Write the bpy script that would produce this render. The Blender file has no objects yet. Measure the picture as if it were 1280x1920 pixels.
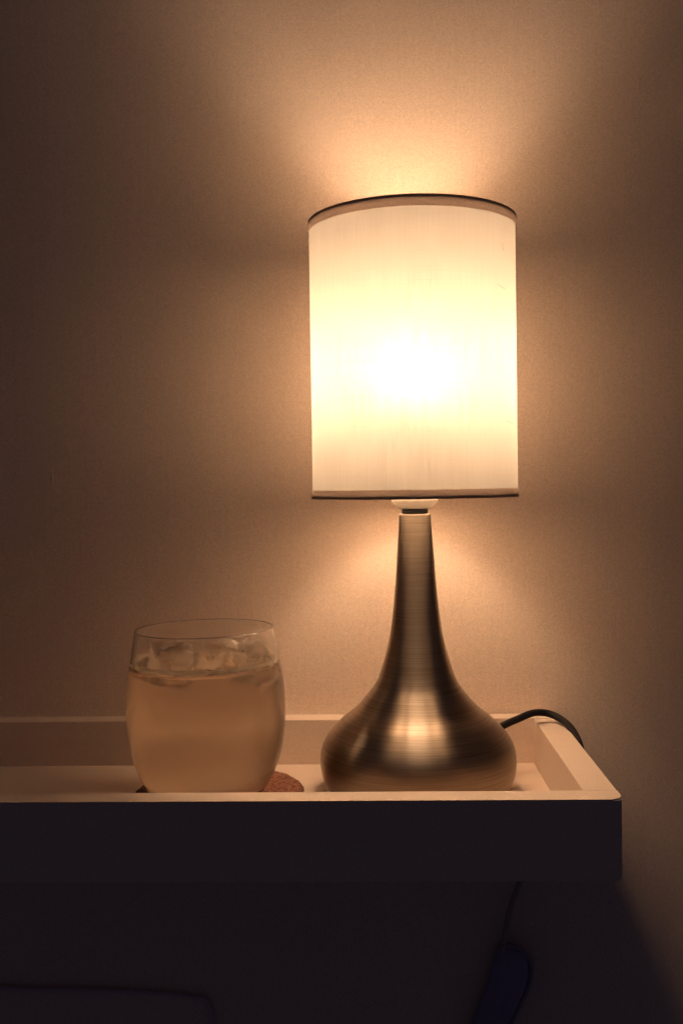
import bpy, bmesh, math, random
from math import pi, sin, cos, radians
from mathutils import Vector, Matrix, noise

random.seed(7)
scn = bpy.context.scene
C = scn.collection

# ---------------------------------------------------------------- camera
EYE = 0.1966                     # eye height above the tray floor (z = 0)
cd = bpy.data.cameras.new("camera")
cd.sensor_fit = 'VERTICAL'
cd.sensor_height = 36.0
cd.lens = 36.0 * 1902 / 1920
cd.clip_start = 0.01
cd.clip_end = 50
cam = bpy.data.objects.new("camera", cd)
C.objects.link(cam)
cam.matrix_world = (Matrix.Translation((0, 0, EYE)) @ Matrix.Rotation(radians(1.75), 4, 'Z')
                    @ Matrix.Rotation(radians(90 - 1.656), 4, 'X') @ Matrix.Rotation(radians(-0.85), 4, 'Z'))
scn.camera = cam

# ---------------------------------------------------------------- light of the dark room
w = bpy.data.worlds.new("World"); scn.world = w; w.use_nodes = True
bg = w.node_tree.nodes["Background"]
bg.inputs[0].default_value = (1.0, 0.84, 1.35, 1)
bg.inputs[1].default_value = 0.0138
scn.view_settings.view_transform = 'Standard'
scn.view_settings.look = 'None'
scn.view_settings.exposure = 0
scn.view_settings.gamma = 1
scn.view_settings.use_curve_mapping = False
cy = scn.cycles
cy.max_bounces = 26; cy.diffuse_bounces = 8; cy.glossy_bounces = 6
cy.transmission_bounces = 24; cy.transparent_max_bounces = 12
cy.sample_clamp_indirect = 40.0
cy.volume_bounces = 6
cy.blur_glossy = 0.3
cy.use_denoising = True

BULB_COL = (1.0, 0.665, 0.405, 1)
BULB_POWER = 99.0

# ---------------------------------------------------------------- material helpers
def new_mat(name):
    m = bpy.data.materials.new(name); m.use_nodes = True
    nt = m.node_tree
    return m, nt, nt.nodes, nt.links, nt.nodes["Principled BSDF"]

def noise_node(N, L, scale=(1, 1, 1), s=10.0, detail=3.0, rough=0.55, coord='Object', dist=0.0):
    tc = N.new("ShaderNodeTexCoord"); mp = N.new("ShaderNodeMapping")
    mp.inputs['Scale'].default_value = scale
    L.new(tc.outputs[coord], mp.inputs['Vector'])
    n = N.new("ShaderNodeTexNoise")
    n.inputs['Scale'].default_value = s; n.inputs['Detail'].default_value = detail
    n.inputs['Roughness'].default_value = rough; n.inputs['Distortion'].default_value = dist
    L.new(mp.outputs[0], n.inputs['Vector'])
    return n.outputs['Fac']

def ramp(N, L, src, stops):
    r = N.new("ShaderNodeValToRGB")
    e = r.color_ramp.elements
    while len(e) < len(stops): e.new(0.5)
    for i, (p, c) in enumerate(stops):
        e[i].position = p; e[i].color = (*c, 1) if len(c) == 3 else c
    L.new(src, r.inputs[0])
    return r.outputs['Color']

def bump(N, L, src, strength, dist, prev=None):
    b = N.new("ShaderNodeBump")
    b.inputs['Strength'].default_value = strength; b.inputs['Distance'].default_value = dist
    L.new(src, b.inputs['Height'])
    if prev is not None: L.new(prev, b.inputs['Normal'])
    return b.outputs['Normal']

def simple(name, col, rough=0.5, metal=0.0, spec=0.5):
    m, nt, N, L, P = new_mat(name)
    P.inputs['Base Color'].default_value = (*col, 1)
    P.inputs['Roughness'].default_value = rough
    P.inputs['Metallic'].default_value = metal
    P.inputs['Specular IOR Level'].default_value = spec
    return m

# ---- wall paint: off-white, brushed on in fine vertical strokes, a few scuffs
def make_wall():
    m, nt, N, L, P = new_mat("painted_plaster")
    stroke = noise_node(N, L, (520, 520, 9), 1.0, 3.0, 0.6)
    grain = noise_node(N, L, (1, 1, 1), 1500.0, 2.0, 0.7)
    blot = noise_node(N, L, (1, 1, 0.6), 5.0, 3.0, 0.5)
    c1 = ramp(N, L, blot, [(0.3, (0.82, 0.655, 0.535)), (0.7, (0.89, 0.715, 0.59))])
    c2 = ramp(N, L, stroke, [(0.3, (0.965, 0.965, 0.965)), (0.7, (1.0, 1.0, 1.0))])
    c3 = ramp(N, L, grain, [(0.30, (0.70, 0.70, 0.72)), (0.68, (1.0, 1.0, 1.0))])
    mx = N.new("ShaderNodeMix"); mx.data_type = 'RGBA'; mx.blend_type = 'MULTIPLY'; mx.inputs[0].default_value = 1
    L.new(c1, mx.inputs[6]); L.new(c2, mx.inputs[7])
    mx2 = N.new("ShaderNodeMix"); mx2.data_type = 'RGBA'; mx2.blend_type = 'MULTIPLY'; mx2.inputs[0].default_value = 1
    L.new(mx.outputs[2], mx2.inputs[6]); L.new(c3, mx2.inputs[7])
    L.new(mx2.outputs[2], P.inputs['Base Color'])
    nb = bump(N, L, stroke, 0.22, 0.0005)
    nb = bump(N, L, grain, 0.25, 0.0003, nb)
    big = noise_node(N, L, (1, 1, 0.5), 22.0, 2.0, 0.5)
    nb = bump(N, L, big, 0.25, 0.002, nb)
    L.new(nb, P.inputs['Normal'])
    P.inputs['Roughness'].default_value = 0.75
    P.inputs['Specular IOR Level'].default_value = 0.25
    return m

# ---- satin white paint of the tray
def make_white_paint():
    m, nt, N, L, P = new_mat("satin_white_paint")
    a = noise_node(N, L, (1, 1, 1), 1100.0, 2.0, 0.7)
    b = noise_node(N, L, (6, 60, 60), 3.0, 3.0, 0.5)
    c1 = ramp(N, L, a, [(0.28, (0.68, 0.55, 0.455)), (0.72, (0.82, 0.675, 0.57))])
    c2 = ramp(N, L, b, [(0.3, (0.97, 0.965, 0.96)), (0.65, (1, 1, 1))])
    mx = N.new("ShaderNodeMix"); mx.data_type = 'RGBA'; mx.blend_type = 'MULTIPLY'; mx.inputs[0].default_value = 1
    L.new(c1, mx.inputs[6]); L.new(c2, mx.inputs[7])
    L.new(mx.outputs[2], P.inputs['Base Color'])
    nb = bump(N, L, b, 0.15, 0.0008)
    nb = bump(N, L, a, 0.15, 0.0002, nb)
    L.new(nb, P.inputs['Normal'])
    P.inputs['Roughness'].default_value = 0.5
    P.inputs['Specular IOR Level'].default_value = 0.35
    return m

# ---- woven shade cloth that lets the bulb glow through
def make_cloth(name, refl, trans, mixf, fwd=0.0):
    m, nt, N, L, P = new_mat(name)
    N.remove(P)
    out = N["Material Output"]
    weft = noise_node(N, L, (60, 60, 2600), 1.0, 2.0, 0.7)      # long threads round the shade
    tc = N.new("ShaderNodeTexCoord"); mp = N.new("ShaderNodeMapping")
    L.new(tc.outputs['UV'], mp.inputs['Vector'])
    mp.inputs['Scale'].default_value = (420, 5, 1)
    wn = N.new("ShaderNodeTexNoise"); wn.inputs['Scale'].default_value = 1.0
    wn.inputs['Detail'].default_value = 3; wn.inputs['Roughness'].default_value = 0.6
    L.new(mp.outputs[0], wn.inputs['Vector'])
    mp2 = N.new("ShaderNodeMapping"); L.new(tc.outputs['UV'], mp2.inputs['Vector'])
    mp2.inputs['Scale'].default_value = (7, 260, 1)
    wn2 = N.new("ShaderNodeTexNoise"); wn2.inputs['Scale'].default_value = 1.0
    wn2.inputs['Detail'].default_value = 4; wn2.inputs['Roughness'].default_value = 0.65
    L.new(mp2.outputs[0], wn2.inputs['Vector'])
    c1 = ramp(N, L, wn.outputs['Fac'], [(0.3, (0.72, 0.71, 0.69)), (0.7, (1, 1, 1))])
    c2 = ramp(N, L, wn2.outputs['Fac'], [(0.27, (0.68, 0.65, 0.61)), (0.45, (0.93, 0.93, 0.92)), (0.72, (1, 1, 1))])
    mx = N.new("ShaderNodeMix"); mx.data_type = 'RGBA'; mx.blend_type = 'MULTIPLY'; mx.inputs[0].default_value = 1
    L.new(c1, mx.inputs[6]); L.new(c2, mx.inputs[7])
    mt = N.new("ShaderNodeMix"); mt.data_type = 'RGBA'; mt.blend_type = 'MULTIPLY'; mt.inputs[0].default_value = 1
    mt.inputs[6].default_value = (*trans, 1); L.new(mx.outputs[2], mt.inputs[7])
    d = N.new("ShaderNodeBsdfDiffuse"); d.inputs[0].default_value = (*refl, 1)
    t = N.new("ShaderNodeBsdfTranslucent"); L.new(mt.outputs[2], t.inputs[0])
    nb = bump(N, L, weft, 0.2, 0.0002)
    L.new(nb, d.inputs['Normal'])
    ms = N.new("ShaderNodeMixShader"); ms.inputs[0].default_value = mixf
    L.new(d.outputs[0], ms.inputs[1]); L.new(t.outputs[0], ms.inputs[2])
    rf = N.new("ShaderNodeBsdfRefraction"); rf.inputs["Roughness"].default_value = 1.0; rf.inputs["IOR"].default_value = 1.33
    L.new(mx.outputs[2], rf.inputs['Color'])
    ms2 = N.new("ShaderNodeMixShader"); ms2.inputs[0].default_value = fwd     # light that slips forward through the weave
    L.new(ms.outputs[0], ms2.inputs[1]); L.new(rf.outputs[0], ms2.inputs[2])
    L.new(ms2.outputs[0], out.inputs['Surface'])
    return m

# ---- brushed bronze-nickel metal with grooves round the axis
def make_metal():
    m, nt, N, L, P = new_mat("brushed_metal")
    br = noise_node(N, L, (14, 14, 2300), 1.0, 3.0, 0.7)
    br2 = noise_node(N, L, (22, 22, 420), 1.0, 3.0, 0.6)
    tint = noise_node(N, L, (1, 1, 1), 30.0, 3.0, 0.6)
    c = ramp(N, L, br, [(0.25, (0.22, 0.175, 0.14)), (0.75, (0.45, 0.37, 0.295))])
    c2 = ramp(N, L, br2, [(0.3, (0.90, 0.90, 0.90)), (0.7, (1, 1, 1))])
    mx = N.new("ShaderNodeMix"); mx.data_type = 'RGBA'; mx.blend_type = 'MULTIPLY'; mx.inputs[0].default_value = 1
    L.new(c, mx.inputs[6]); L.new(c2, mx.inputs[7])
    L.new(mx.outputs[2], P.inputs['Base Color'])
    P.inputs['Metallic'].default_value = 1
    r = N.new("ShaderNodeMapRange"); L.new(tint, r.inputs[0])
    r.inputs['To Min'].default_value = 0.29; r.inputs['To Max'].default_value = 0.37
    L.new(r.outputs[0], P.inputs['Roughness'])
    P.inputs['Anisotropic'].default_value = 0.95
    P.inputs['Anisotropic Rotation'].default_value = 0.25
    tg = N.new("ShaderNodeTangent"); tg.direction_type = 'RADIAL'; tg.axis = 'Z'
    L.new(tg.outputs[0], P.inputs['Tangent'])
    nb = bump(N, L, br, 0.12, 0.0002)
    L.new(nb, P.inputs['Normal'])
    return m

def make_cork():
    m, nt, N, L, P = new_mat("cork")
    a = noise_node(N, L, (1, 1, 1), 420.0, 3.0, 0.65)
    v = N.new("ShaderNodeTexVoronoi"); v.inputs['Scale'].default_value = 330
    tc = N.new("ShaderNodeTexCoord"); L.new(tc.outputs['Object'], v.inputs['Vector'])
    c = ramp(N, L, a, [(0.32, (0.09, 0.030, 0.018)), (0.48, (0.27, 0.105, 0.065)), (0.68, (0.44, 0.21, 0.14))])
    c2 = ramp(N, L, v.outputs['Distance'], [(0.05, (1, 1, 1)), (0.8, (0.62, 0.55, 0.5))])
    mx = N.new("ShaderNodeMix"); mx.data_type = 'RGBA'; mx.blend_type = 'MULTIPLY'; mx.inputs[0].default_value = 1
    L.new(c, mx.inputs[6]); L.new(c2, mx.inputs[7])
    L.new(mx.outputs[2], P.inputs['Base Color'])
    nb = bump(N, L, a, 0.7, 0.001)
    L.new(nb, P.inputs['Normal'])
    P.inputs['Roughness'].default_value = 0.85
    return m

LIQ_Z = 0.0868     # liquid level

def make_glass():
    """clear tumbler; cold condensation fogs the outside below the liquid line"""
    m, nt, N, L, P = new_mat("tumbler_glass")
    P.inputs['Base Color'].default_value = (0.99, 0.985, 0.97, 1)
    P.inputs['Transmission Weight'].default_value = 1
    P.inputs['IOR'].default_value = 1.46
    tc = N.new("ShaderNodeTexCoord"); sp = N.new("ShaderNodeSeparateXYZ")
    L.new(tc.outputs['Object'], sp.inputs[0])
    n = noise_node(N, L, (1, 1, 1), 55.0, 3.0, 0.6)
    ad = N.new("ShaderNodeMath"); ad.operation = 'MULTIPLY_ADD'
    L.new(n, ad.inputs[0]); ad.inputs[1].default_value = 0.010; L.new(sp.outputs['Z'], ad.inputs[2])
    mr = N.new("ShaderNodeMapRange"); L.new(ad.outputs[0], mr.inputs[0])
    mr.inputs['From Min'].default_value = LIQ_Z + 0.000; mr.inputs['From Max'].default_value = LIQ_Z + 0.008
    mr.inputs['To Min'].default_value = 0.17; mr.inputs['To Max'].default_value = 0.03
    L.new(mr.outputs[0], P.inputs['Roughness'])
    fog = N.new("ShaderNodeMapRange"); L.new(ad.outputs[0], fog.inputs[0])
    fog.inputs['From Min'].default_value = LIQ_Z - 0.001; fog.inputs['From Max'].default_value = LIQ_Z + 0.007
    fog.inputs['To Min'].default_value = 0.05; fog.inputs['To Max'].default_value = 0.025
    d = N.new("ShaderNodeBsdfDiffuse"); d.inputs[0].default_value = (0.85, 0.8, 0.75, 1)
    t = N.new("ShaderNodeBsdfTranslucent"); t.inputs[0].default_value = (0.9, 0.85, 0.8, 1)
    m1 = N.new("ShaderNodeMixShader"); L.new(d.outputs[0], m1.inputs[1]); L.new(t.outputs[0], m1.inputs[2])
    m2 = N.new("ShaderNodeMixShader"); L.new(fog.outputs[0], m2.inputs[0])
    L.new(P.outputs[0], m2.inputs[1]); L.new(m1.outputs[0], m2.inputs[2])
    L.new(m2.outputs[0], N["Material Output"].inputs['Surface'])
    drops = noise_node(N, L, (1, 1, 1), 900.0, 2.0, 0.6)
    nb = bump(N, L, drops, 0.22, 0.0002)
    L.new(nb, P.inputs['Normal'])
    return m

def make_liquid():
    m, nt, N, L, P = new_mat("cloudy_amber_drink")
    out = N["Material Output"]
    P.inputs['Base Color'].default_value = (1.0, 0.96, 0.9, 1)
    P.inputs['Transmission Weight'].default_value = 1
    P.inputs['IOR'].default_value = 1.33
    P.inputs['Roughness'].default_value = 0.06
    n = noise_node(N, L, (1, 1, 1.4), 38.0, 3.0, 0.55)
    L.new(ramp(N, L, n, [(0.3, (1.0, 0.83, 0.66)), (0.7, (1.0, 0.89, 0.75))]), P.inputs['Base Color'])
    return m

def make_ice():
    m, nt, N, L, P = new_mat("ice")
    out = N["Material Output"]
    P.inputs['Base Color'].default_value = (1.0, 0.94, 0.86, 1)
    P.inputs['Transmission Weight'].default_value = 1
    P.inputs['IOR'].default_value = 1.07
    n = noise_node(N, L, (1, 1, 1), 130.0, 4.0, 0.6)
    r = N.new("ShaderNodeMapRange"); L.new(n, r.inputs[0])
    r.inputs['From Min'].default_value = 0.35; r.inputs['From Max'].default_value = 0.65
    r.inputs['To Min'].default_value = 0.10; r.inputs['To Max'].default_value = 0.6
    L.new(r.outputs[0], P.inputs['Roughness'])
    nb = bump(N, L, n, 0.5, 0.001); L.new(nb, P.inputs['Normal'])
    t = N.new("ShaderNodeBsdfTranslucent"); t.inputs[0].default_value = (0.95, 0.9, 0.84, 1)
    m2 = N.new("ShaderNodeMixShader")
    fr = N.new("ShaderNodeMapRange"); L.new(n, fr.inputs[0])
    fr.inputs['From Min'].default_value = 0.4; fr.inputs['From Max'].default_value = 0.62
    fr.inputs['To Min'].default_value = 0.08; fr.inputs['To Max'].default_value = 0.5
    L.new(fr.outputs[0], m2.inputs[0])
    L.new(P.outputs[0], m2.inputs[1]); L.new(t.outputs[0], m2.inputs[2])
    L.new(m2.outputs[0], out.inputs['Surface'])
    return m

def make_meniscus():  # pale colour stands in for the bright line of the meniscus
    m, nt, N, L, P = new_mat("meniscus_bright")
    N.remove(P)
    n = noise_node(N, L, (1, 1, 1), 900.0, 3.0, 0.7)
    nb = bump(N, L, n, 0.6, 0.0006)
    d = N.new("ShaderNodeBsdfDiffuse"); d.inputs[0].default_value = (0.95, 0.84, 0.70, 1)
    t = N.new("ShaderNodeBsdfTranslucent"); t.inputs[0].default_value = (1.0, 0.92, 0.80, 1)
    L.new(nb, d.inputs['Normal'])
    ms = N.new("ShaderNodeMixShader"); ms.inputs[0].default_value = 0.85
    L.new(d.outputs[0], ms.inputs[1]); L.new(t.outputs[0], ms.inputs[2])
    L.new(ms.outputs[0], N["Material Output"].inputs['Surface'])
    return m

def make_bulb():
    m, nt, N, L, P = new_mat("lit_bulb")
    P.inputs['Base Color'].default_value = (0.9, 0.85, 0.8, 1)
    P.inputs['Emission Color'].default_value = BULB_COL
    P.inputs['Emission Strength'].default_value = BULB_POWER
    return m

M = dict(wall=make_wall(), white=make_white_paint(),
         cloth=make_cloth("shade_cloth", (0.84, 0.79, 0.73), (0.44, 0.42, 0.395), 0.31, 0.012),
         trim=make_cloth("shade_trim_tape", (0.62, 0.45, 0.38), (0.82, 0.66, 0.60), 0.62),
         metal=make_metal(), cork=make_cork(), glass=make_glass(), liquid=make_liquid(),
         ice=make_ice(), meniscus=make_meniscus(), bulb=make_bulb(),
         wire=simple("ring_wire", (0.10, 0.07, 0.06), 0.4, 0.6),
         plastic=simple("white_plastic", (0.74, 0.68, 0.60), 0.35),
         black=simple("black_plastic", (0.012, 0.010, 0.012), 0.38),
         rubber=simple("black_cord_rubber", (0.014, 0.011, 0.014), 0.6, 0, 0.25),
         sealant=simple("sealant", (0.66, 0.60, 0.53), 0.6),
         navy=simple("navy_cloth", (0.10, 0.16, 0.75), 0.9, 0, 0.1),
         piping=simple("dark_piping", (0.32, 0.27, 0.32), 0.9, 0, 0.1),
         cord_grey=simple('lifted_grey_cord', (0.38, 0.32, 0.30), 0.9, 0, 0.1),  # black of the cord raised to grey in the colour
         cable=simple('navy_cable', (0.58, 0.45, 0.50), 0.8, 0, 0.1),
         thread=simple("loose_fibre", (0.10, 0.06, 0.04), 0.9))

def make_navy():
    m = M['navy']; nt = m.node_tree; N, L = nt.nodes, nt.links; P = N["Principled BSDF"]
    n = noise_node(N, L, (1, 1, 1), 90.0, 3.0, 0.6)
    L.new(ramp(N, L, n, [(0.3, (0.30, 0.27, 0.40)), (0.7, (0.37, 0.33, 0.48))]), P.inputs['Base Color'])
make_navy()

# ---------------------------------------------------------------- object helpers
def link(name, bm, mat, parent=None, smooth=False, loc=(0, 0, 0)):
    me = bpy.data.meshes.new(name); bmesh.ops.recalc_face_normals(bm, faces=bm.faces)
    bm.to_mesh(me); bm.free()
    me.materials.append(mat)
    if smooth:
        for p in me.polygons: p.use_smooth = True
    o = bpy.data.objects.new(name, me); C.objects.link(o)
    o.location = loc
    if parent: o.parent = parent
    return o

def thing(name, label, cat, loc=(0, 0, 0)):
    o = bpy.data.objects.new(name, None); C.objects.link(o)
    o.location = loc; o.empty_display_size = 0.02
    o['label'] = label; o['category'] = cat
    return o

def box(bm, x0, x1, y0, y1, z0, z1, bev=0.0, seg=2):
    r = bmesh.ops.create_cube(bm, size=1)
    for v in r['verts']:
        v.co = ((x0 + x1) / 2 + v.co.x * (x1 - x0), (y0 + y1) / 2 + v.co.y * (y1 - y0), (z0 + z1) / 2 + v.co.z * (z1 - z0))
    if bev:
        es = list({e for v in r['verts'] for e in v.link_edges})
        bmesh.ops.bevel(bm, geom=es, offset=bev, segments=seg, affect='EDGES', profile=0.6)
    return bm

def catmull(pts, sub):
    out = []
    n = len(pts)
    for i in range(n - 1):
        p0 = pts[max(i - 1, 0)]; p1 = pts[i]; p2 = pts[i + 1]; p3 = pts[min(i + 2, n - 1)]
        for k in range(sub):
            t = k / sub
            out.append(tuple(0.5 * (2 * b + (c - a) * t + (2 * a - 5 * b + 4 * c - d) * t * t
                             + (-a + 3 * b - 3 * c + d) * t ** 3) for a, b, c, d in zip(p0, p1, p2, p3)))
    out.append(tuple(pts[-1]))
    return out

def lathe(prof, seg=96, wob=None):
    """prof: list of (r, z); r = 0 closes to a point"""
    bm = bmesh.new(); uvl = bm.loops.layers.uv.new("UVMap")
    rings = []
    for i, (r, z) in enumerate(prof):
        if r < 1e-6:
            rings.append([bm.verts.new((0, 0, z))]); continue
        ring = []
        for k in range(seg):
            a = 2 * pi * k / seg
            rr, zz = r, z
            if wob: rr, zz = wob(a, r, z)
            ring.append(bm.verts.new((rr * cos(a), rr * sin(a), zz)))
        rings.append(ring)
    for i in range(len(rings) - 1):
        A, B = rings[i], rings[i + 1]
        for k in range(seg):
            k2 = (k + 1) % seg
            if len(A) == 1 and len(B) == 1: continue
            if len(A) == 1: vs = (A[0], B[k2], B[k]); us = None
            elif len(B) == 1: vs = (A[k], A[k2], B[0]); us = None
            else: vs = (A[k], A[k2], B[k2], B[k]); us = ((k, i), (k + 1, i), (k + 1, i + 1), (k, i + 1))
            f = bm.faces.new(vs)
            if us:
                for lp, (u, v) in zip(f.loops, us):
                    lp[uvl].uv = (u / seg, v / max(1, len(rings) - 1))
    return bm

def tube(pts, rad, seg=12, flat=1.0):
    bm = bmesh.new(); rings = []
    P = [Vector(p) for p in pts]
    up = Vector((0, 0, 1))
    for i, p in enumerate(P):
        t = (P[min(i + 1, len(P) - 1)] - P[max(i - 1, 0)]).normalized()
        s = t.cross(up)
        if s.length < 1e-3: s = t.cross(Vector((0, 1, 0)))
        s.normalize(); u = s.cross(t).normalized(); up = u
        r = rad(i / (len(P) - 1)) if callable(rad) else rad
        rings.append([bm.verts.new(p + s * cos(2 * pi * k / seg) * r + u * sin(2 * pi * k / seg) * r * flat) for k in range(seg)])
    for A, B in zip(rings, rings[1:]):
        for k in range(seg):
            bm.faces.new((A[k], A[(k + 1) % seg], B[(k + 1) % seg], B[k]))
    bm.faces.new(rings[0]); bm.faces.new(rings[-1])
    return bm

def torus(R, r, z, seg=96, ms=10, jit=0.0, squash=1.0):
    bm = bmesh.new(); rings = []
    for i in range(seg):
        a = 2 * pi * i / seg
        rr = r * (1 + jit * noise.noise(Vector((cos(a) * 9, sin(a) * 9, z * 50))) * 2)
        rings.append([bm.verts.new(((R + rr * cos(b)) * cos(a), (R + rr * cos(b)) * sin(a), z + rr * sin(b) * squash))
                      for b in (2 * pi * k / ms for k in range(ms))])
    for i in range(seg):
        A, B = rings[i], rings[(i + 1) % seg]
        for k in range(ms):
            bm.faces.new((A[k], A[(k + 1) % ms], B[(k + 1) % ms], B[k]))
    return bm

# ---------------------------------------------------------------- the setting: the wall
WALL_Y = 0.719
bm = box(bmesh.new(), -1.6, 1.6, WALL_Y, WALL_Y + 0.12, -1.0, 1.6)
wall = link("wall", bm, M['wall']); wall['kind'] = 'structure'

def paint_nick(name_, px, pz, L_, w_, ang):
    bm = bmesh.new(); n = 8
    pts = [(px + sin(ang) * L_ * (k / n - 0.5) + 0.0004 * noise.noise(Vector((k * 0.7, px * 50, 0))), WALL_Y - 0.0001, pz + cos(ang) * L_ * (k / n - 0.5)) for k in range(n + 1)]
    bm.free()
    return link(name_, tube(pts, lambda t: max(w_ * sin(pi * (0.04 + 0.92 * t)), 0.00005), 8), M['wall'], wall, True)
paint_nick("paint_drip", -0.228, 0.203, 0.012, 0.0007, 0.05)
paint_nick("paint_drip", 0.189, 0.470, 0.010, 0.0004, 0.2)
paint_nick("paint_drip", 0.178, 0.492, 0.012, 0.0003, 1.3)
paint_nick("paint_drip", 0.022, 0.417, 0.006, 0.0003, 1.5)

# ---------------------------------------------------------------- tray shelf
RAIL = 0.0311; FY0 = 0.523; FY1 = 0.539; BY0 = 0.703; BY1 = 0.7175
XI, XO, XL = 0.1098, 0.1276, -0.62
TB = -0.0115
tray = thing("tray_shelf", "white painted wooden tray shelf with raised rails, fixed to the wall under the lamp", "shelf", (0, 0, 0))
# bottom board
link("shelf_board", box(bmesh.new(), XL + 0.012, XI - 0.0002, FY1 + 0.0002, BY0 - 0.0002, TB, 0.0), M['white'], tray)
# front rail: its right end is rounded off
def front_rail():
    bm = bmesh.new(); R = 0.006; n = 8
    out = [(XL, FY0), (XO - R, FY0)]
    for k in range(1, n + 1):
        a = -pi / 2 + (pi / 2) * k / n
        out.append((XO - R + R * cos(a), FY0 + R + R * sin(a)))
    out += [(XO, FY1), (XL, FY1)]
    lo = [bm.verts.new((x, y, TB)) for x, y in out]; hi = [bm.verts.new((x, y, RAIL)) for x, y in out]
    m = len(out)
    bm.faces.new(lo[::-1]); top = bm.faces.new(hi)
    for k in range(m):
        bm.faces.new((lo[k], lo[(k + 1) % m], hi[(k + 1) % m], hi[k]))
    bmesh.ops.bevel(bm, geom=[e for e in top.edges if not (abs(e.verts[0].co.x - XO) < 1e-6 and abs(e.verts[1].co.x - XO) < 1e-6)][:],
                    offset=0.0007, segments=2, affect='EDGES')
    return bm
link("front_rail", front_rail(), M['white'], tray)
link("side_rail", box(bmesh.new(), XI, XO, FY1 + 0.0001, BY0 - 0.0005, TB, RAIL - 0.0001, 0.0005), M['white'], tray)
link("back_rail", box(bmesh.new(), XL, XO - 0.0015, BY0, BY1, TB, RAIL + 0.0003, 0.0007), M['white'], tray)
link("side_rail", box(bmesh.new(), XL, XL + 0.0118, FY1 + 0.0001, BY0 - 0.0005, TB, RAIL - 0.0001, 0.0005), M['white'], tray)
# sealant bead between shelf and wall, stopping short of the right end
pts = [(x, BY1 + 0.0006 + 0.0002 * noise.noise(Vector((x * 60, 0, 0))), RAIL - 0.0006) for x in [XL + 0.01 + k * 0.01 for k in range(int((0.078 - XL) / 0.01))]]
link("sealant_bead", tube(pts, lambda t: 0.0011, 8), M['sealant'], tray, True)

# ---------------------------------------------------------------- table lamp
LX, LY = 0.0262, 0.634
lamp = thing("table_lamp", "small table lamp with glowing white drum shade on a brushed metal teardrop base", "lamp", (LX, LY, 0))
lamp.rotation_euler = (0, radians(0.05), 0)
prof = [(0.0098, 0.1767), (0.0105, 0.165), (0.0117, 0.148), (0.0129, 0.1316), (0.0146, 0.115), (0.0171, 0.0983),
        (0.0215, 0.0816), (0.0252, 0.0716), (0.0297, 0.065), (0.0382, 0.055), (0.0475, 0.0475), (0.0560, 0.0385),
        (0.0600, 0.0310), (0.0612, 0.0216), (0.0592, 0.0110), (0.0545, 0.0045), (0.0490, 0.0010)]
prof = catmull(prof, 6)
full = [(0.0, 0.1764), (0.0088, 0.1764), (0.0094, 0.17665)] + prof + [(0.0460, 0.0004), (0.0, 0.0004)]
link("lamp_base", lathe(full, 160), M['metal'], lamp, True)
# threaded black collar and white socket cup
rows = [(0.0, 0.1760), (0.0083, 0.1760)]
for k in range(7):
    z = 0.1768 + k * 0.0004
    rows += [(0.0085 if k % 2 else 0.0079, z)]
rows += [(0.0078, 0.1798), (0.0, 0.1798)]
link("collar", lathe(rows, 48), M['black'], lamp, True)
cup = [(0.0, 0.1797), (0.0098, 0.1797), (0.0106, 0.1800), (0.0118, 0.1815), (0.0140, 0.1840), (0.0150, 0.1860), (0.0150, 0.1872),
       (0.0132, 0.1875), (0.0132, 0.2000), (0.0128, 0.2120), (0.0, 0.2120)]
link("socket", lathe(cup, 64), M['plastic'], lamp, True)
ZB = 0.2590
collar_p = [(0.0, 0.2121), (0.0105, 0.2121), (0.0112, 0.220), (0.0135, 0.231), (0.0172, 0.2405), (0.0184, 0.2425), (0.0, 0.2425)]
dome = [(0.0, 0.2427), (0.0190, 0.2427), (0.0222, 0.2490), (0.0245, 0.2570), (0.0242, 0.2650), (0.0215, 0.2740), (0.0160, 0.2815), (0.0085, 0.2855), (0.0, 0.2868)]
blb = link("bulb", lathe(dome, 48), M['bulb'], lamp, True)
link("bulb_collar", lathe(collar_p, 48), M['plastic'], blb, True)

SR = 0.0634; SZ0, SZ1 = 0.1868, 0.3566
sz = [(SR, SZ0 + (SZ1 - SZ0) * k / 24) for k in range(25)]
def shade_wob(a, r, z):
    return r + 0.00025 * noise.noise(Vector((cos(a) * 2.2, sin(a) * 2.2, z * 14))), z
shade = link("lamp_shade", lathe(sz, 160, shade_wob), M['cloth'], lamp, True)
TW = 0.0065
for z0, z1 in ((SZ1 - TW, SZ1 + 0.0002), (SZ0 - 0.0002, SZ0 + 0.0052)):
    # binding tape folded over the edge: outside, over the rim, inside
    link("trim", lathe([(SR + 0.0007, z0), (SR + 0.0008, (z0 + z1) / 2), (SR + 0.0007, z1)], 160), M['trim'], shade, True)
for z in (SZ1 - 0.0010, SZ0 + 0.0009):
    link("ring", torus(SR - 0.0004, 0.00115, z, 128, 8), M['wire'], shade, True)
# wire arms holding the lower ring to the socket
for k in range(3):
    a = radians(35 + 120 * k)
    p = [(0.0145 * cos(a), 0.0145 * sin(a), 0.1882), (0.035 * cos(a), 0.035 * sin(a), 0.1880), ((SR - 0.0012) * cos(a), (SR - 0.0012) * sin(a), SZ0 + 0.0012)]
    link("spider_arm", tube(catmull(p, 5), 0.0008, 8), M['wire'], shade, True)
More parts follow.
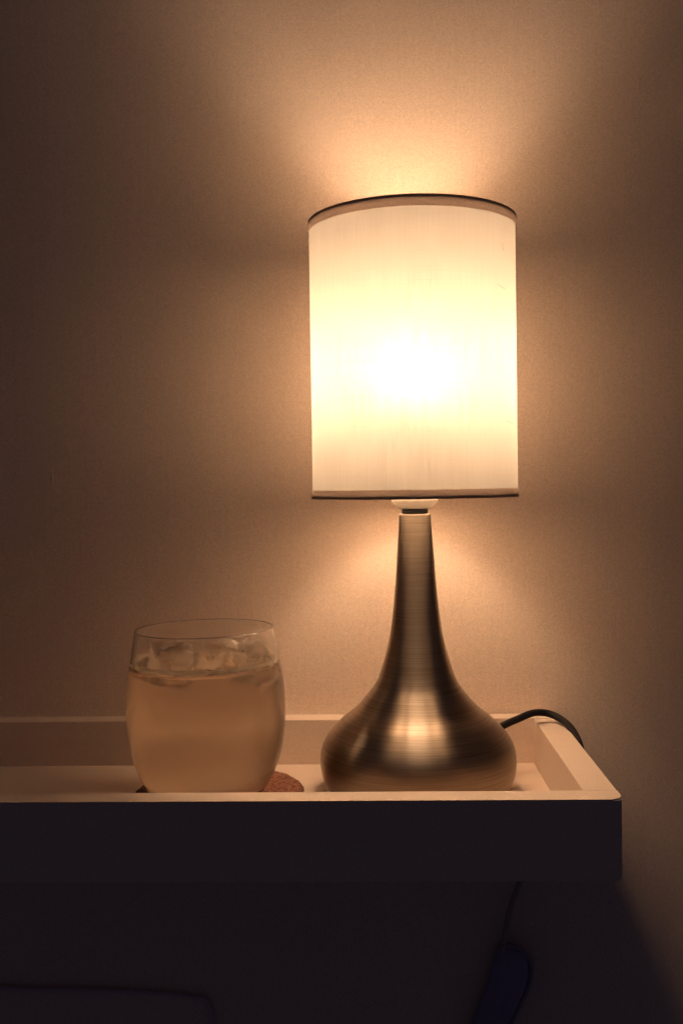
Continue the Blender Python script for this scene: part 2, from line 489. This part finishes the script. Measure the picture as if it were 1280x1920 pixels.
# two stray fibres and a crease caught on the cloth
def on_shade(a0, z0, pts, r=0.00007):
    P = []
    for da, dz in pts:
        a = radians(a0 + da); P.append(((SR + 0.00035) * cos(a), (SR + 0.00035) * sin(a), z0 + dz))
    return tube(catmull(P, 5), r, 5)
link("loose_fibre", on_shade(-35, 0.231, [(0, 0), (3, 0.0004), (7, -0.0006), (11, -0.0012)]), M['thread'], shade, True)
link("loose_fibre", on_shade(-42, 0.309, [(0, 0.0004), (3, 0.0), (5, -0.0006), (8, -0.0004)], 0.00006), M['thread'], shade, True)
link("loose_fibre", on_shade(-38, 0.334, [(0, 0), (1.5, -0.001), (1.2, -0.0024), (2.5, -0.004)], 0.00005), M['thread'], shade, True)

# cord: out of the back of the base, over the rear corner, down the outside of the tray
def wl(x, y, z): return (x - LX, y - LY, z)
cord = [wl(0.072, 0.660, 0.0290), wl(0.0835, 0.668, 0.0345), wl(0.095, 0.677, 0.0370), wl(0.107, 0.686, 0.0390), wl(0.1175, 0.690, 0.0375),
        wl(0.1250, 0.683, 0.0350), wl(0.1290, 0.668, 0.0320), wl(0.1310, 0.652, 0.0250), wl(0.1310, 0.648, 0.0140), wl(0.1300, 0.655, -0.010),
        wl(0.126, 0.672, -0.0145), wl(0.112, 0.690, -0.0150), wl(0.085, 0.700, -0.0145), wl(0.02, 0.705, -0.0142)]
link("cord", tube(catmull(cord, 8), 0.0024, 12), M['rubber'], lamp, True)
link("strain_relief", tube([wl(0.066, 0.656, 0.0265), wl(0.0755, 0.6625, 0.0312)], 0.0030, 12), M['rubber'], lamp, True)

# ---------------------------------------------------------------- coaster
CT = 0.0046
def cork_wob(a, r, z):
    n = noise.noise(Vector((cos(a) * 14, sin(a) * 14, z * 300))) + 0.5 * noise.noise(Vector((cos(a) * 40, sin(a) * 40, z * 300)))
    return r + (0.0006 * n if r > 0.04 else 0), z + (0.00025 * n if 0.001 < z else 0)
co = link("coaster", lathe([(0, 0.0003), (0.0515, 0.0003), (0.0528, 0.0012), (0.0530, 0.0032), (0.0518, CT), (0.035, CT), (0, CT)], 160, cork_wob),
          M['cork'], None, True, (-0.0985, 0.6300, 0))
co['label'] = "round brown cork coaster lying in the tray under the glass"; co['category'] = "coaster"

# ---------------------------------------------------------------- the glass and the drink
GX, GY = -0.1036, 0.620
g = thing("drinking_glass", "stemless rounded glass of iced amber drink on a cork coaster", "glass", (GX, GY, 0))
g.rotation_euler = (0, radians(-0.5), 0)
GB = CT + 0.0006
og = [(0.0270, GB), (0.0325, GB + 0.0012), (0.0385, 0.0138), (0.0444, 0.0270), (0.0479, 0.0450), (0.0486, 0.0620), (0.0476, 0.0770), (0.0460, 0.0870), (0.0426, 0.1065), (0.0422, 0.1080)]
og = catmull(og, 6)
T = 0.0013
inner = []
for i, (r, z) in enumerate(og):
    a = og[max(i - 1, 0)]; b = og[min(i + 1, len(og) - 1)]
    d = Vector((b[0] - a[0], b[1] - a[1])).normalized()
    t = T * (1.0 - 0.55 * min(1, max(0, (z - 0.086) / 0.016)))
    inner.append((r - d.y * t, z + d.x * t * 0.6))
inner = [p for p in inner if p[1] > GB + 0.0050]
rim = [(og[-1][0] - 0.0001, og[-1][1] + 0.0002), (og[-1][0] - 0.0004, og[-1][1] + 0.0002)]
tum = [(0.0, GB + 0.0008), (0.0250, GB + 0.0004)] + og + rim + inner[::-1] + [(inner[0][0] * 0.6, GB + 0.0048), (0.0, GB + 0.0046)]
link("tumbler", lathe(tum, 128), M['glass'], g, True)
# drink fills the inside, its skin sits a little inside the wall of the glass
def r_at(z, prof):
    for (r0, z0), (r1, z1) in zip(prof, prof[1:]):
        if z0 <= z <= z1: return r0 + (r1 - r0) * (z - z0) / max(z1 - z0, 1e-9)
    return prof[-1][0]
liq = []
for k in range(30):
    z = GB + 0.0062 + (LIQ_Z - GB - 0.0062) * k / 29
    liq.append((r_at(z, inner) + 0.00035, z))
def liq_wob(a, r, z):
    if z > LIQ_Z - 0.0004 and r < 0.044:
        return r, z + 0.0007 * noise.noise(Vector((r * cos(a) * 90, r * sin(a) * 90, 1.3)))
    return r, z
top = [(liq[-1][0] - 0.0010, LIQ_Z - 0.0003)] + [(liq[-1][0] * f, LIQ_Z - 0.0005) for f in (0.93, 0.85, 0.75, 0.62, 0.5, 0.36, 0.2)] + [(0, LIQ_Z - 0.0005)]
link("drink", lathe([(0, GB + 0.0056), (liq[0][0] * 0.7, GB + 0.0056)] + liq + top, 96, liq_wob), M['liquid'], g, True)
link("meniscus_line", torus(liq[-1][0] - 0.0019, 0.0016, LIQ_Z + 0.0016, 220, 8, 0.45, 1.0), M['meniscus'], g, True)  # added pale ring imitating the bright meniscus line at the liquid's edge

def ice(x, y, z, s, rot, seed):
    bm = bmesh.new()
    bmesh.ops.create_cube(bm, size=1)
    bmesh.ops.bevel(bm, geom=list(bm.edges), offset=0.22, segments=3, affect='EDGES', profile=0.6)
    bmesh.ops.subdivide_edges(bm, edges=list(bm.edges), cuts=2, use_grid_fill=True)
    Rm = Matrix.Rotation(rot[0], 3, 'X') @ Matrix.Rotation(rot[1], 3, 'Y') @ Matrix.Rotation(rot[2], 3, 'Z')
    for v in bm.verts:
        d = 1 + 0.16 * noise.noise(v.co * 2.2 + Vector((seed, 0, 0))) + 0.07 * noise.noise(v.co * 6 + Vector((seed, 3, 0)))
        c = v.co * d
        v.co = Rm @ Vector((c.x * s[0], c.y * s[1], c.z * s[2]))
        # keep every corner inside the wall of the glass
    bm2 = bm
    for v in bm2.verts:
        w_ = v.co + Vector((x, y, z))
        rr = math.hypot(w_.x, w_.y); lim = r_at(min(max(w_.z, inner[0][1]), inner[-1][1]), inner) - (0.0010 if w_.z < LIQ_Z else 0.0002)
        if rr > lim: w_.x *= lim / rr; w_.y *= lim / rr
        v.co = w_
    return bm2
cubes = [(-0.018, -0.012, 0.0890, (0.026, 0.022, 0.021), (0.3, 0.2, 0.4), 1), (0.012, -0.009, 0.0880, (0.024, 0.024, 0.019), (-0.2, 0.35, 1.0), 2),
         (0.029, 0.006, 0.0855, (0.022, 0.024, 0.024), (0.5, -0.5, 0.3), 3), (-0.018, 0.016, 0.0835, (0.024, 0.022, 0.022), (0.4, 0.5, 0.2), 4),
         (0.006, 0.026, 0.0840, (0.022, 0.022, 0.020), (0.2, -0.3, 0.7), 5)]
for c in cubes:
    link("ice_cube", ice(*c[:3], c[3], c[4], c[5] * 5.7), M['ice'], g, True)

# ---------------------------------------------------------------- in the dark under the shelf
def pouch():
    bm = bmesh.new()
    # a limp flattened cloth bag: left edge / right edge (x) down its height (z)
    rows = [(-0.1300, 0.0905, 0.0915), (-0.1320, 0.0885, 0.1010), (-0.1360, 0.0868, 0.1065), (-0.1430, 0.0850, 0.1110), (-0.1530, 0.0822, 0.1112),
            (-0.1620, 0.0795, 0.1085), (-0.1720, 0.0755, 0.1040), (-0.1820, 0.0715, 0.0990), (-0.2050, 0.064, 0.089), (-0.235, 0.055, 0.080), (-0.245, 0.060, 0.073)]
    rows = catmull(rows, 3)
    n = 14; rings = []
    for (z, a, b) in rows:
        c = (a + b) / 2; hw = max((b - a) / 2, 0.0005)
        ring = []
        for k in range(n * 2):
            t = 2 * pi * k / (n * 2)
            th = min(0.0065, hw * 0.55)
            fold = 0.0012 * sin(9 * (hw * cos(t) / 0.012) + z * 60)
            ring.append(bm.verts.new((c + hw * cos(t), 0.7115 + th * sin(t) + (fold if sin(t) < -0.2 else 0), z)))
        rings.append(ring)
    for A, B in zip(rings, rings[1:]):
        for k in range(n * 2):
            bm.faces.new((A[k], A[(k + 1) % (n * 2)], B[(k + 1) % (n * 2)], B[k]))
    bm.faces.new(rings[0]); bm.faces.new(rings[-1])
    return bm, rows
bag = thing("cloth_pouch", "limp navy blue cloth pouch hanging in the dark below the right end of the shelf", "pouch", (0.086, 0.711, -0.245))
bmp, rows = pouch()
o = link("bag_body", bmp, M['navy'], bag, True); o.location = (-0.09, -0.711, 0.245)
pp = [(b - 0.0002, 0.7075, z) for (z, a, b) in rows]
o = link("piping", tube(pp, 0.0014, 8), M['piping'], bag, True); o.location = (-0.09, -0.711, 0.245)

def W(pts, o): return [(x - o[0], y - o[1], z - o[2]) for x, y, z in pts]
O = (0.09, 0.711, -0.245)
dr = W([(0.1120, 0.7080, -0.0120), (0.1120, 0.7080, -0.0550), (0.1090, 0.7080, -0.0750), (0.1020, 0.7080, -0.0900), (0.0965, 0.7080, -0.1050),
        (0.0935, 0.7080, -0.1200), (0.0918, 0.7085, -0.1330), (0.0905, 0.7100, -0.1430)], O)
link("hanging_cord", tube(catmull(dr, 8), 0.0020, 10), M['cord_grey'], bag, True)  # lower run of the lamp cord, added as a separate grey piece
cb = thing("wall_cable", "thin dark cable sagging across the wall low in the left corner, far below the shelf", "cable", (-0.16, 0.715, -0.17))
cp = W([(-0.36, 0.7160, -0.158), (-0.27, 0.7160, -0.1655), (-0.21, 0.7160, -0.1668), (-0.16, 0.7160, -0.1690), (-0.135, 0.7160, -0.1720), (-0.122, 0.7160, -0.1790), (-0.119, 0.7160, -0.23)],
       (-0.16, 0.715, -0.17))
link("cable_sheath", tube(catmull(cp, 8), 0.0017, 10), M['cable'], cb, True)
